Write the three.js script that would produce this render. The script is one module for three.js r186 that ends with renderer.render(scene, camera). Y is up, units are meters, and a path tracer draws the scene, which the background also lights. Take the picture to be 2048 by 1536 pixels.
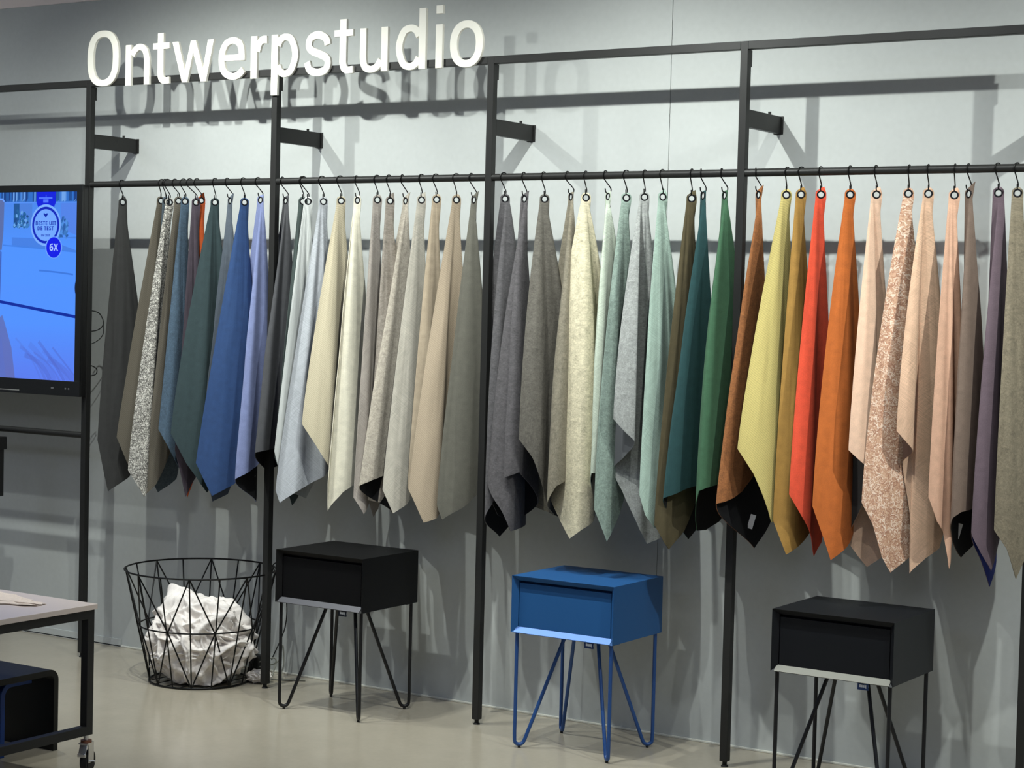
import * as THREE from 'three';
import { mergeGeometries, mergeVertices } from 'three/addons/utils/BufferGeometryUtils.js';
import { RoundedBoxGeometry } from 'three/addons/geometries/RoundedBoxGeometry.js';
import { RectAreaLightUniformsLib } from 'three/addons/lights/RectAreaLightUniformsLib.js';
import { SimplexNoise } from 'three/addons/math/SimplexNoise.js';

// ---------------------------------------------------------------- camera, exposure
const scene = new THREE.Scene();
scene.background = new THREE.Color(0x000000);
const camera = new THREE.PerspectiveCamera(2 * Math.atan(768 / 3780.2) * 180 / Math.PI, 2048 / 1536, 0.1, 60);
camera.position.set(4.7126, 1.4674, 5.4315);
camera.rotation.order = 'YXZ';
camera.rotation.set(-0.04243, 0.57215, 0.02524);
const renderer = new THREE.WebGLRenderer({ antialias: true });
renderer.toneMapping = THREE.LinearToneMapping;
renderer.toneMappingExposure = 1.0;
renderer.shadowMap.enabled = true;
renderer.shadowMap.type = THREE.PCFSoftShadowMap;
RectAreaLightUniformsLib.init();

// ---------------------------------------------------------------- lights: values (fittings are built below)
const SPOT_Y = 2.74, SPOT_Z = 0.95, SPOT_SOFT = 0.75, SPOT_COLOR = 0xfafff9;
const SPOTS = [ // x, z, candela, aim x, aim y, half-angle
  [-2.15, 1.17, 2.6, -2.1, 0.9, 63], [-0.40, 0.95, 6.0, -0.4, 0.9, 63], [0.20, 0.95, 6.0, 0.25, 0.95, 63], [1.62, 0.95, 8.2, 1.6, 0.85, 63], [2.40, 0.95, 2.6, 2.4, 0.8, 63], [4.02, 0.95, 10.5, 3.5, 0.85, 63],
  [0.30, 1.15, 6, 0.2, 0.25, 31], [1.42, 1.15, 4.5, 1.45, 0.25, 32], [2.95, 1.15, 4.5, 2.9, 0.25, 32],  // out of view, aimed low to light the basket cloth, swatches and floor
];
const PANEL_POWER = 1.25, PANEL_COLOR = 0xd6e3ff;
const PANELS = [[-1.5, 1.9], [1.5, 1.9], [4.5, 1.9], [-1.5, 5.2], [1.5, 5.2], [4.5, 5.2]];  // soft ceiling panels out of view, placed to lift the shade

// ---------------------------------------------------------------- helpers
const taken = new Map();
function numbered(name) { const n = taken.get(name) || 0; taken.set(name, n + 1); return n ? `${name}_${String(n).padStart(3, '0')}` : name; }
function tag(o, label, category, group, kind) {
  o.userData = { label, category }; if (group) o.userData.group = group; if (kind) o.userData.kind = kind; return o;
}
function thing(name, label, category, [x, y, z] = [0, 0, 0], turn = 0, group) {
  const g = new THREE.Group(); g.name = numbered(name); g.position.set(x, y, z); g.rotation.y = turn; scene.add(g);
  return tag(g, label, category, group);
}
function part(name, geo, mat, parent, label) {
  const g = Array.isArray(geo) ? merge(geo) : geo;
  const m = new THREE.Mesh(g, mat); m.name = name; m.castShadow = m.receiveShadow = true;
  if (parent === scene) m.name = numbered(name);
  if (label) m.userData.label = label;
  (parent || scene).add(m); return m;
}
function struct(name, geo, mat, parent = scene) { const m = part(name, geo, mat, parent); if (parent === scene) m.userData.kind = 'structure'; return m; }
function merge(list) {
  return mergeGeometries(list.map((g) => { let h = g.index ? g.toNonIndexed() : g.clone(); for (const k of Object.keys(h.attributes)) if (!['position', 'normal', 'uv'].includes(k)) h.deleteAttribute(k); return h; }));
}
const box = (w, h, d, x = 0, y = 0, z = 0, r = 0) => (r ? new RoundedBoxGeometry(w, h, d, 2, r) : new THREE.BoxGeometry(w, h, d)).translate(x, y, z);
const cyl = (r, h, x, y, z, axis = 'y', seg = 24, r2 = r) => { const g = new THREE.CylinderGeometry(r2, r, h, seg); if (axis === 'x') g.rotateZ(-Math.PI / 2); if (axis === 'z') g.rotateX(Math.PI / 2); return g.translate(x, y, z); };
const V = (x, y, z) => new THREE.Vector3(x, y, z);
const tube = (pts, r, seg = 40, rad = 8, closed = false, tension = 0.5) => new THREE.TubeGeometry(new THREE.CatmullRomCurve3(pts.map((p) => (p.isVector3 ? p : V(...p))), closed, 'centripetal', tension), seg, r, rad, closed);
function rod(a, b, r, seg = 8) { const d = b.clone().sub(a); const g = new THREE.CylinderGeometry(r, r, d.length(), seg); g.applyQuaternion(new THREE.Quaternion().setFromUnitVectors(V(0, 1, 0), d.clone().normalize())); return g.translate((a.x + b.x) / 2, (a.y + b.y) / 2, (a.z + b.z) / 2); }
let seed = 7; const rnd = () => { seed = (seed * 1664525 + 1013904223) >>> 0; return seed / 4294967296; };
const noise = new SimplexNoise({ random: rnd });
const mat = (color, roughness = 0.6, extra = {}) => new THREE.MeshStandardMaterial({ color, roughness, ...extra });

// ---------------------------------------------------------------- computed textures (colour, grain)
function grain(size, fn, metres, srgb = true) {
  const d = new Uint8Array(size * size * 4);
  for (let y = 0; y < size; y++) for (let x = 0; x < size; x++) { const v = fn(x / size, y / size, x, y), i = (y * size + x) * 4; const c = Array.isArray(v) ? v : [v, v, v]; for (let k = 0; k < 3; k++) d[i + k] = Math.max(0, Math.min(255, c[k] * 255)); d[i + 3] = 255; }
  const t = new THREE.DataTexture(d, size, size); t.wrapS = t.wrapT = THREE.RepeatWrapping; t.magFilter = THREE.LinearFilter; t.minFilter = THREE.LinearMipmapLinearFilter; t.generateMipmaps = true;
  if (srgb) t.colorSpace = THREE.SRGBColorSpace; t.repeat.set(1 / metres, 1 / metres); t.needsUpdate = true; return t;
}
// noise that repeats seamlessly on the unit square (a torus in 4-D)
const rep = (u, v, f, o = 0) => { const a = u * 2 * Math.PI, b = v * 2 * Math.PI, r = f / (2 * Math.PI); return noise.noise4d(Math.cos(a) * r + o, Math.sin(a) * r, Math.cos(b) * r, Math.sin(b) * r + o); };
const TAU = Math.PI * 2;
const WEAVES = {
  plain: grain(256, (u, v) => 0.93 + 0.035 * rep(u, v, 5) + 0.045 * rep(u, v, 40, 3) + 0.02 * Math.sin(u * TAU * 60) * Math.sin(v * TAU * 60), 0.16),
  melange: grain(256, (u, v) => 0.90 + 0.07 * rep(u, v, 7) + 0.10 * rep(u, v, 20, 2) + 0.11 * rep(u, v, 55, 5), 0.17),
  linen: grain(256, (u, v) => 0.92 + 0.03 * rep(u, v, 4) + 0.05 * rep(u, v, 45, 8) + 0.07 * noise.noise3d(Math.cos(u * TAU) * 14, Math.sin(u * TAU) * 14, v * 2) * Math.sin(v * Math.PI) + 0.05 * noise.noise3d(Math.cos(v * TAU) * 14, Math.sin(v * TAU) * 14, u * 2 + 9) * Math.sin(u * Math.PI), 0.18),
  twill: grain(256, (u, v) => 0.92 + 0.042 * Math.sin((u * 24) * TAU + 0.9 * rep(u, v, 6)) + 0.05 * rep(u, v, 30, 4), 0.15),
  rib: grain(256, (u, v) => 0.94 + 0.045 * Math.sin((u - v) * 26 * TAU) + 0.02 * rep(u, v, 30, 1), 0.15),
};
function squiggles(base, marks, n, metres, width) { // short curled yarn loops
  const S = 512, c = document.createElement('canvas'); c.width = c.height = S; const x = c.getContext('2d');
  x.fillStyle = base; x.fillRect(0, 0, S, S); x.lineCap = 'round';
  for (let i = 0; i < n; i++) {
    const px = rnd() * S, py = rnd() * S, a = rnd() * TAU, l = 10 + rnd() * 16, b = a + (rnd() - 0.5) * 2.4;
    x.strokeStyle = marks[Math.floor(rnd() * marks.length)]; x.lineWidth = width * (0.7 + rnd() * 0.6);
    for (const dx of [-S, 0, S]) for (const dy of [-S, 0, S]) { if (px + dx < -40 || px + dx > S + 40 || py + dy < -40 || py + dy > S + 40) continue; x.beginPath(); x.moveTo(px + dx, py + dy); x.quadraticCurveTo(px + dx + Math.cos(a) * l, py + dy + Math.sin(a) * l, px + dx + Math.cos(b) * l * 1.7, py + dy + Math.sin(b) * l * 1.7); x.stroke(); }
  }
  const t = new THREE.CanvasTexture(c); t.wrapS = t.wrapT = THREE.RepeatWrapping; t.colorSpace = THREE.SRGBColorSpace; t.repeat.set(1 / metres, 1 / metres); return t;
}
WEAVES.boucle = squiggles('#a9a69d', ['#55534f', '#6b6964', '#8e8b84', '#c9c6bd', '#d6d3ca', '#4b4945'], 3000, 0.13, 6);
WEAVES.boucle2 = squiggles('#d0a88d', ['#b68970', '#c09479', '#e6cab3', '#efd8c5', '#cba488', '#a87c65'], 2400, 0.22, 5);

// ---------------------------------------------------------------- materials
const M = {
  frame: new THREE.MeshPhysicalMaterial({ color: '#242423', roughness: 0.45, specularIntensity: 0.6 }),
  wire: mat('#101010', 0.4, { metalness: 0.5 }),
  eyelet: mat('#15151a', 0.35, { metalness: 0.6 }),
  letter: mat('#f7f4e8', 0.55),
  rubber: mat('#0c0c0c', 0.7),
  chrome: mat('#d8d8d8', 0.22, { metalness: 0.95 }),
  wall: mat('#c6cac8', 0.85, { map: grain(256, (u, v) => 0.965 + 0.012 * rep(u, v, 4) + 0.012 * rep(u, v, 50, 2), 1.3) }),
  upper: mat('#fff1ea', 0.9),
  white: mat('#eeeeec', 0.9),
  floor: new THREE.MeshPhysicalMaterial({ color: '#aca493', roughness: 0.19, map: grain(512, (u, v) => 0.95 + 0.025 * rep(u, v, 3) + 0.015 * rep(u, v, 14, 6) + 0.012 * rep(u, v, 80, 9), 2.2), roughnessMap: null }),
};

// ================================================================ setting
const WZ = -0.2723;                                                   // face of the wall behind the rack
const wallGeo = (x0, x1, y0, y1, t = 0.12) => { const g = box(x1 - x0, y1 - y0, t, (x0 + x1) / 2, (y0 + y1) / 2, WZ - t / 2); const p = g.attributes.position, uv = g.attributes.uv; for (let i = 0; i < p.count; i++) uv.setXY(i, p.getX(i), p.getY(i)); return g; };
const wallBack = new THREE.Group(); wallBack.name = 'wall_back'; wallBack.userData = { kind: 'structure' }; scene.add(wallBack);
part('panel', wallGeo(-4.5, 1.6485, 0, 2.684), M.wall, wallBack);
part('panel', wallGeo(1.6505, 7.5, 0, 2.684), M.wall, wallBack);
part('backing', box(12, 3.2, 0.1, 1.5, 1.6, WZ - 0.18), M.upper, wallBack);
struct('trim_1', box(12, 0.42, 0.11, 1.5, 2.895, WZ - 0.057), M.upper);
struct('trim_2', box(12, 0.007, 0.006, 1.5, 0.0035, WZ + 0.003, 0.0015), mat('#dcdcd2', 0.5));   // sealing bead along the floor
struct('baseboard_left', box(3.6, 0.032, 0.006, -2.66, 0.016, WZ + 0.003), M.wall);
const floorGeo = box(12, 0.1, 10, 1.5, -0.05, 4.6); { const p = floorGeo.attributes.position, uv = floorGeo.attributes.uv; for (let i = 0; i < p.count; i++) uv.setXY(i, p.getX(i), p.getZ(i)); }
struct('floor', floorGeo, M.floor);
struct('ceiling', box(12, 0.1, 10, 1.5, 3.15, 4.6), M.white);
struct('wall_left', box(0.1, 3.1, 10, -4.45, 1.55, 4.6), M.white);
struct('wall_right', box(0.1, 3.1, 10, 7.45, 1.55, 4.6), M.white);
struct('wall_front', box(12, 3.1, 0.1, 1.5, 1.55, 9.55), M.white);

// ---------------------------------------------------------------- ceiling lights (above the picture)
const lensMat = new THREE.MeshStandardMaterial({ color: '#ffffff', emissive: SPOT_COLOR, emissiveIntensity: 6 });
const track = thing('ceiling_track', 'black lighting track hung under the ceiling, carrying the spotlights', 'light track', [1.2, 3.02, SPOT_Z]);
part('rail', box(8, 0.035, 0.035, 0, 0, 0, 0.003), M.frame, track);
for (const x of [-3.5, 0, 3.5]) part('bracket', box(0.03, 0.065, 0.03, x, 0.048, 0), M.frame, track);
const places = ['far left over the screen', 'second from the left', 'third from the left', 'third from the right', 'second from the right', 'far right', 'unseen left one placed to light the lower cloths and floor', 'unseen middle one placed to light the lower cloths and floor', 'unseen right one placed to light the lower cloths and floor'];
SPOTS.forEach(([x, z, cd, ax, ay, half], i) => {
  const o = thing('spotlight', `black track spotlight above the picture, ${places[i]}`, 'spotlight', [x, SPOT_Y, z], 0);
  const dir = V(ax - x, ay - SPOT_Y, -0.15 - z).normalize();
  const q = new THREE.Quaternion().setFromUnitVectors(V(0, 0, 1), dir);
  const head = new THREE.LatheGeometry([[0.001, -0.16], [0.038, -0.155], [0.042, -0.15], [0.042, 0.0], [0.038, 0.0], [0.036, -0.02]].map((p) => new THREE.Vector2(...p)), 32).rotateX(Math.PI / 2).applyQuaternion(q);
  part('housing', head, M.frame, o);
  part('lens', new THREE.CylinderGeometry(0.034, 0.034, 0.004, 28).rotateX(Math.PI / 2).translate(0, 0, -0.008).applyQuaternion(q), lensMat, o);
  const b = dir.clone().multiplyScalar(-0.1); part('stem', rod(b, V(0, 0.262, SPOT_Z - z), 0.008), M.frame, o);
  const s = new THREE.SpotLight(SPOT_COLOR, cd, 0, half * Math.PI / 180, SPOT_SOFT, 2);
  s.position.copy(o.position).addScaledVector(dir, 0.012); s.target.position.copy(s.position).addScaledVector(dir, 1);
  s.castShadow = true; s.shadow.mapSize.set(2048, 2048); s.shadow.bias = -0.0004; s.shadow.radius = 0.7; scene.add(s, s.target);
});
const glow = new THREE.MeshStandardMaterial({ color: '#ffffff', emissive: PANEL_COLOR, emissiveIntensity: 1.5 });
PANELS.forEach(([x, z], i) => {
  const o = thing('unseen_ceiling_light', `unseen square ceiling panel light lifting the shade, ${i < 3 ? 'front' : 'rear'} row ${['left', 'middle', 'right'][i % 3]}`, 'ceiling light', [x, 3.09, z]);
  part('frame', [box(1.24, 0.02, 0.02, 0, 0, 0.61), box(1.24, 0.02, 0.02, 0, 0, -0.61), box(0.02, 0.02, 1.2, 0.61, 0, 0), box(0.02, 0.02, 1.2, -0.61, 0, 0)], M.white, o);
  part('diffuser', box(1.2, 0.008, 1.2, 0, 0.004, 0), glow, o);
  const l = new THREE.RectAreaLight(PANEL_COLOR, PANEL_POWER * (i > 2 ? 1.6 : i ? 1 : 0.7), 1.18, 1.18); l.position.set(x, 3.08, z); l.lookAt(x, 0, z); scene.add(l);
});

// ================================================================ the rack
const POST_X = [-1.785, -0.825, 0.135, 1.095, 2.055, 3.015], PW = 0.026, TOP = 2.3138, RAIL_Y = 1.9, RAIL_Z = -0.013, RAIL_R = 0.0125;
const rack = thing('clothing_rack', 'black steel wall rack with square posts and round rails full of fabric swatches', 'rack');
for (const x of POST_X) {
  const p = part('post', box(PW, TOP - 0.018, PW, x, (TOP + 0.018) / 2, -PW / 2, 0.0015), M.frame, rack);
  part('foot', [cyl(0.0075, 0.02, x, 0.012, -PW / 2, 'y', 16), cyl(0.012, 0.005, x, 0.0025, -PW / 2, 'y', 20, 0.010)], M.rubber, p);
  part('wall_bracket', [box(PW * 0.8, 0.056, -WZ - PW - 0.004, x, 2.0738, (WZ - PW) / 2 - 0.001, 0.0015), box(0.034, 0.058, 0.005, x, 2.0738, WZ + 0.0026, 0.001), cyl(0.005, 0.012, x, 2.105, -0.2, 'y', 12)], M.frame, rack);
  if (x > -1) part('corner_plate', [box(0.004, 0.052, 0.012, x + PW / 2 - 0.004, TOP - 0.052, -PW - 0.004)], M.frame, rack);
}
for (let i = 0; i + 1 < POST_X.length; i++) {
  const a = POST_X[i] + PW / 2, b = POST_X[i + 1] - PW / 2;
  part('top_rail', box(b - a, PW, PW, (a + b) / 2, TOP - PW / 2, -PW / 2, 0.0015), M.frame, rack);
  part('hanging_rail', cyl(RAIL_R, b - a, (a + b) / 2, i ? RAIL_Y : 0.896, RAIL_Z, 'x', 28), M.frame, rack);
}

// ================================================================ the lettering
const sign = thing('sign_lettering', 'white raised letters reading Ontwerpstudio, fixed to the top rail', 'sign', [0, 2.281, 0.0005]);
const LZ = 0.0105;
function stroke(pts, w, closedEnds) { // a bar of constant width along a smooth line
  const c = new THREE.SplineCurve(pts.map((p) => new THREE.Vector2(...p))); const n = pts.length > 2 ? 48 : 1, l = [], r = [];
  for (let i = 0; i <= n; i++) { const p = c.getPoint(i / n), t = c.getTangent(i / n), ww = (typeof w === 'function' ? w(i / n, t) : w) / 2; l.push(new THREE.Vector2(p.x - t.y * ww, p.y + t.x * ww)); r.push(new THREE.Vector2(p.x + t.y * ww, p.y - t.x * ww)); }
  return new THREE.Shape([...l, ...r.reverse()]);
}
const poly = (...p) => new THREE.Shape(p.map((q) => new THREE.Vector2(...q)));
const bar = (x0, y0, x1, y1) => poly([x0, y0], [x1, y0], [x1, y1], [x0, y1]);
function oval(cx, cy, rx, ry, ix, iy, e = 2.3) {
  const pt = (a, rx, ry) => { const c = Math.cos(a), s = Math.sin(a); return new THREE.Vector2(cx + rx * Math.sign(c) * Math.abs(c) ** (2 / e), cy + ry * Math.sign(s) * Math.abs(s) ** (2 / e)); };
  const o = [], h = []; for (let i = 0; i < 72; i++) { o.push(pt(i / 72 * TAU, rx, ry)); h.push(pt(-i / 72 * TAU, ix, iy)); }
  const s = new THREE.Shape(o); s.holes.push(new THREE.Path(h)); return s;
}
function letter(...shapes) { part('letter', shapes.map((s, i) => new THREE.ExtrudeGeometry(s, { depth: LZ - i * 0.0004, bevelEnabled: true, bevelThickness: 0.0004, bevelSize: 0.0003, bevelSegments: 1, curveSegments: 24 }).translate(0, 0, i * 0.0002)), M.letter, sign); }
const BW = (t, d) => 0.0235 + 0.004 * Math.abs(d.y);
letter(oval(-0.7365, 0.113, 0.085, 0.109, 0.0535, 0.084, 2.5));                                                       // O
const arch = (x, s = 1) => stroke([[x + 0.004, 0.118], [x + 0.02, 0.138], [x + 0.043, 0.148], [x + 0.068, 0.138], [x + 0.081, 0.108], [x + 0.0825, 0.06], [x + 0.0825, 0.001]], BW);
letter(bar(-0.614, 0.001, -0.584, 0.158), arch(-0.584));                                                             // n
const tee = (x) => letter(bar(x - 0.015, 0.045, x + 0.015, 0.195), bar(x - 0.04, 0.134, x + 0.045, 0.157), stroke([[x, 0.06], [x, 0.04], [x + 0.006, 0.021], [x + 0.02, 0.0125], [x + 0.046, 0.0135]], (t, d) => 0.024 + 0.006 * Math.abs(d.y)));
tee(-0.4295);                                                                                                        // t
letter(poly([-0.368, 0.157], [-0.338, 0.157], [-0.303, 0.046], [-0.274, 0.157], [-0.249, 0.157], [-0.2095, 0.048], [-0.187, 0.157], [-0.158, 0.157], [-0.1945, 0.001], [-0.221, 0.001], [-0.2615, 0.114], [-0.2895, 0.001], [-0.3165, 0.001])); // w
letter(stroke([[-0.0185, 0.079], [-0.0195, 0.105], [-0.032, 0.136], [-0.066, 0.1475], [-0.101, 0.132], [-0.119, 0.083], [-0.104, 0.031], [-0.063, 0.0125], [-0.031, 0.0195], [-0.011, 0.0355]], BW), bar(-0.112, 0.0715, -0.004, 0.094));  // e
letter(bar(0.0265, 0.001, 0.0565, 0.157), stroke([[0.0565, 0.1], [0.064, 0.125], [0.08, 0.141], [0.103, 0.142]], 0.027));                                                                                                        // r
letter(bar(0.1265, -0.065, 0.1565, 0.157), stroke([[0.1565, 0.117], [0.168, 0.137], [0.191, 0.1465], [0.221, 0.134], [0.2395, 0.08], [0.221, 0.026], [0.19, 0.0115], [0.168, 0.021], [0.1565, 0.042]], BW));                          // p
letter(stroke([[0.389, 0.108], [0.382, 0.13], [0.346, 0.146], [0.309, 0.134], [0.303, 0.105], [0.32, 0.088], [0.352, 0.076], [0.384, 0.061], [0.392, 0.04], [0.38, 0.018], [0.345, 0.0095], [0.308, 0.02], [0.296, 0.049]], 0.027));   // s
tee(0.4605);                                                                                                         // t
letter(bar(0.6325, 0.001, 0.6615, 0.157), stroke([[0.5515, 0.157], [0.5515, 0.1], [0.5525, 0.045], [0.563, 0.018], [0.588, 0.0095], [0.613, 0.018], [0.631, 0.04]], BW));                                                           // u
letter(bar(0.797, 0.001, 0.8265, 0.2125), stroke([[0.797, 0.118], [0.783, 0.139], [0.758, 0.146], [0.729, 0.133], [0.711, 0.08], [0.728, 0.026], [0.757, 0.0115], [0.783, 0.02], [0.797, 0.04]], BW));                             // d
letter(bar(0.8695, 0.001, 0.898, 0.152), bar(0.8695, 0.19, 0.898, 0.218));                                           // i
letter(oval(0.999, 0.0785, 0.0685, 0.0805, 0.0395, 0.0555, 2.25));                                                   // o

// ================================================================ swatches on S-hooks
const lerp = (a, b, t) => a + (b - a) * t;
function swatch({ look, left, right, color, weave, lining, hookX, eye, facing, flap, flare, careTag, hem }) {
  const [ex, ey, ez] = eye, near = left && right ? `between the ${left} and ${right} swatches` : left ? `last on the right, beside the ${left} swatch` : `first on the left, beside the ${right} swatch`;
  const o = thing('fabric_swatch', `${look} fabric swatch hanging ${near}`, 'fabric swatch', eye, 0, 'fabric swatches on the hanging rails');
  const face = new THREE.MeshPhysicalMaterial({ color: weave.startsWith('boucle') ? '#ffffff' : color, map: WEAVES[weave], bumpMap: WEAVES[weave], bumpScale: 0.0006, roughness: 0.95 });
  const back = mat(lining, 0.95);  // mostly near-black: shade behind the cloth is partly painted into this colour
  // the hem: a smooth line on plan, straight from corner to corner in height
  const P = hem.map(([x, y, z]) => V(x - ex, y - ey, z - ez)), plan = new THREE.CatmullRomCurve3(P.map((p) => V(p.x, 0, p.z)), false, 'centripetal', 0.5);  // hems include hidden rear folds, added to keep spotlight off the lower wall
  const per = 12, NU = (P.length - 1) * per, NV = 36, rows = [], fa = facing * Math.PI / 180, tr = V(Math.cos(fa), 0, -Math.sin(fa)), tn = V(Math.sin(fa), 0, Math.cos(fa));
  let arc = 0; const hemP = [], arcs = [0];
  for (let i = 0; i <= NU; i++) { const s = Math.min(P.length - 2, Math.floor(i / per)), f = i / per - s, q = plan.getPoint(i / NU); const y = lerp(P[s].y, P[s + 1].y, f); hemP.push(V(q.x, y, q.z)); if (i) { arc += Math.hypot(hemP[i].x - hemP[i - 1].x, hemP[i].z - hemP[i - 1].z); arcs.push(arc); } }
  const sd = hookX * 31.7;
  for (let i = 0; i <= NU; i++) {
    const u = arcs[i] / arc, s = u * 2 - 1, e = hemP[i], row = [];
    const start = tr.clone().multiplyScalar(0.0165 * s).addScaledVector(tn, 0.0002 + (e.z + ez) * 0.004); start.y = -0.0135;
    for (let j = 0; j <= NV; j++) {
      const v = j / NV, g = 1 - (1 - v) ** flare, p = V(lerp(start.x, e.x, g), lerp(start.y, e.y, v), lerp(start.z, e.z, g));
      const w = 0.0035 * Math.sin(v * Math.PI * 0.9) * noise.noise3d(u * 5 + sd, v * 2.2, sd * 0.3) + 0.0012 * v * noise.noise3d(u * 14, v * 5, sd);
      p.x += w * tn.x; p.z += w * tn.z; row.push(p);
    }
    rows.push(row);
  }
  const R = hemP.map((e) => Math.hypot(e.x, e.y, e.z));
  const at = (i, j) => rows[Math.max(0, Math.min(NU, i))][Math.max(0, Math.min(NV, j))];
  function sheet(off, flip) {
    const pos = [], uv = [], idx = [];
    for (let i = 0; i <= NU; i++) for (let j = 0; j <= NV; j++) {
      const n = at(i + 1, j).clone().sub(at(i - 1, j)).cross(at(i, j + 1).clone().sub(at(i, j - 1))).normalize().multiplyScalar(-off), p = at(i, j).clone().add(n);
      pos.push(p.x, p.y, p.z); const r = R[i] * (j + 0.5) / NV, ph = (arcs[i] / arc - 0.5) * arc / R[i] + Math.PI / 4; uv.push(r * Math.cos(ph), r * Math.sin(ph));
    }
    for (let i = 0; i < NU; i++) for (let j = 0; j < NV; j++) { const a = i * (NV + 1) + j, b = a + NV + 1; flip ? idx.push(a, b, a + 1, b, b + 1, a + 1) : idx.push(a, a + 1, b, b, a + 1, b + 1); }
    const g = new THREE.BufferGeometry(); g.setAttribute('position', new THREE.Float32BufferAttribute(pos, 3)); g.setAttribute('uv', new THREE.Float32BufferAttribute(uv, 2)); g.setIndex(idx); g.computeVertexNormals(); return g;
  }
  const front = sheet(0.0011, false), rear = sheet(-0.0011, true);
  // cut edge round the hem and both sides
  const ring = []; for (let j = 0; j <= NV; j++) ring.push(j); for (let i = 1; i <= NU; i++) ring.push(i * (NV + 1) + NV); for (let j = NV - 1; j >= 0; j--) ring.push(NU * (NV + 1) + j);
  const ep = [], eu = [], ei = []; ring.forEach((k, n) => { for (const g of [front, rear]) { ep.push(g.attributes.position.getX(k), g.attributes.position.getY(k), g.attributes.position.getZ(k)); eu.push(n * 0.01, 0); } if (n) { const a = 2 * n - 2; ei.push(a, a + 1, a + 2, a + 2, a + 1, a + 3); } });
  const edge = new THREE.BufferGeometry(); edge.setAttribute('position', new THREE.Float32BufferAttribute(ep, 3)); edge.setAttribute('uv', new THREE.Float32BufferAttribute(eu, 2)); edge.setIndex(ei); edge.computeVertexNormals();
  // corner tab with its punched hole; the tip above the hole folds over
  const tab = new THREE.Shape(); tab.moveTo(-0.0168, -0.0142); tab.lineTo(0.0168, -0.0142); tab.lineTo(0.0165, 0.004); tab.quadraticCurveTo(0.014, 0.013, 0.006 + flap * 0.004, 0.017 + flap * 0.016); tab.quadraticCurveTo(-0.003, 0.0185 + flap * 0.006, -0.008, 0.0155); tab.quadraticCurveTo(-0.0155, 0.011, -0.0165, 0.004); tab.closePath();
  const hole = new THREE.Path(); hole.absarc(0, 0, 0.0088, 0, TAU, true); tab.holes.push(hole);
  const tg = new THREE.ExtrudeGeometry(tab, { depth: 0.002, bevelEnabled: false, curveSegments: 20 }).translate(0, 0, -0.001); { const p = tg.attributes.position; for (let i = 0; i < p.count; i++) { const y = p.getY(i), k = Math.max(0, y - 0.010); p.setZ(i, p.getZ(i) - k * (0.9 - flap * 0.5)); p.setX(i, p.getX(i) + k * flap * 0.25); } tg.computeVertexNormals(); }
  tg.rotateY(fa);
  part('fabric', [front, edge, tg], face, o); part('lining', rear, back, o, 'lining on the reverse side, its dark tone partly painted shade');
  part('eyelet', new THREE.TorusGeometry(0.0106, 0.0026, 10, 28).rotateY(fa), M.eyelet, o, 'black metal eyelet');
  if (careTag) { const [cx, cy, cz] = careTag; part('care_tag', box(0.017, 0.046, 0.0012, 0, 0, 0).rotateZ(-0.25).rotateY(0.5).translate(cx - ex, cy - ey, cz - ez), mat('#ececec', 0.8), o, 'small pale sewn-in care tag'); }
  // S-hook: over the rail, down across, and up through the eyelet
  const c = V(hookX, RAIL_Y, RAIL_Z), h = thing('hook', `black wire S-hook carrying the ${look} swatch`, 'hook', [c.x, c.y, c.z], 0, 'S-hooks on the hanging rails');
  const r1 = RAIL_R + 0.0028, low = V(ex - c.x, ey + 0.0095 + 0.013 - c.y, ez - c.z), f = V(-tn.x * 0.4 + 0.25 * Math.sin(sd * 7), 0, 1).normalize(), f2 = tn.clone().lerp(V(0, 0, 1), 0.35).normalize(), pts = [];
  for (let a = 200; a >= -40; a -= 20) { const t = a * Math.PI / 180; pts.push(V(0, 0, 0).addScaledVector(f, Math.cos(t) * r1).add(V(0, Math.sin(t) * r1, 0))); }
  for (let a = 160; a <= 375; a += 20) { const t = a * Math.PI / 180, rr = 0.0125; pts.push(low.clone().addScaledVector(f2, Math.cos(t) * rr).add(V(0, Math.sin(t) * rr, 0))); }
  pts.push(pts[pts.length - 1].clone().add(V(0, 0.004, 0)).addScaledVector(f2, 0.001));
  part('wire', tube(pts, 0.002, 90, 7), M.wire, h);
}
swatch({ look: 'charcoal', left: null, right: 'dark taupe herringbone', color: '#323231', weave: 'plain', lining: '#0b0b0e', hookX: -0.646, eye: [-0.657, 1.829, -0.030], facing: 55, flap: 0.5, flare: 1.25, careTag: null,
  hem: [[-0.624,0.896,0.12],[-0.583,0.696,0.1],[-0.54,0.751,0.03],[-0.534,0.854,-0.05],[-0.558,0.969,-0.1],[-0.628,0.974,-0.135],[-0.708,0.999,-0.13]] });
swatch({ look: 'dark taupe herringbone', left: 'charcoal', right: 'slate blue-grey', color: '#5f594d', weave: 'twill', lining: '#0b0b0e', hookX: -0.433, eye: [-0.453, 1.833, -0.030], facing: 63, flap: 0, flare: 1.1, careTag: null,
  hem: [[-0.521,0.913,0.12],[-0.479,0.81,0.1],[-0.438,0.7,0.06],[-0.444,0.744,0],[-0.463,0.858,-0.06],[-0.533,0.863,-0.095],[-0.613,0.888,-0.09]] });
swatch({ look: 'slate blue-grey', left: 'dark taupe herringbone', right: 'black and white boucle', color: '#56636c', weave: 'melange', lining: '#0b0b0e', hookX: -0.417, eye: [-0.426, 1.831, -0.030], facing: 73, flap: 0, flare: 1.1, careTag: null,
  hem: [[-0.485,0.8,0],[-0.432,0.695,-0.02],[-0.401,0.749,-0.09],[-0.433,0.856,-0.13],[-0.503,0.861,-0.165],[-0.583,0.886,-0.16]] });
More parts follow.
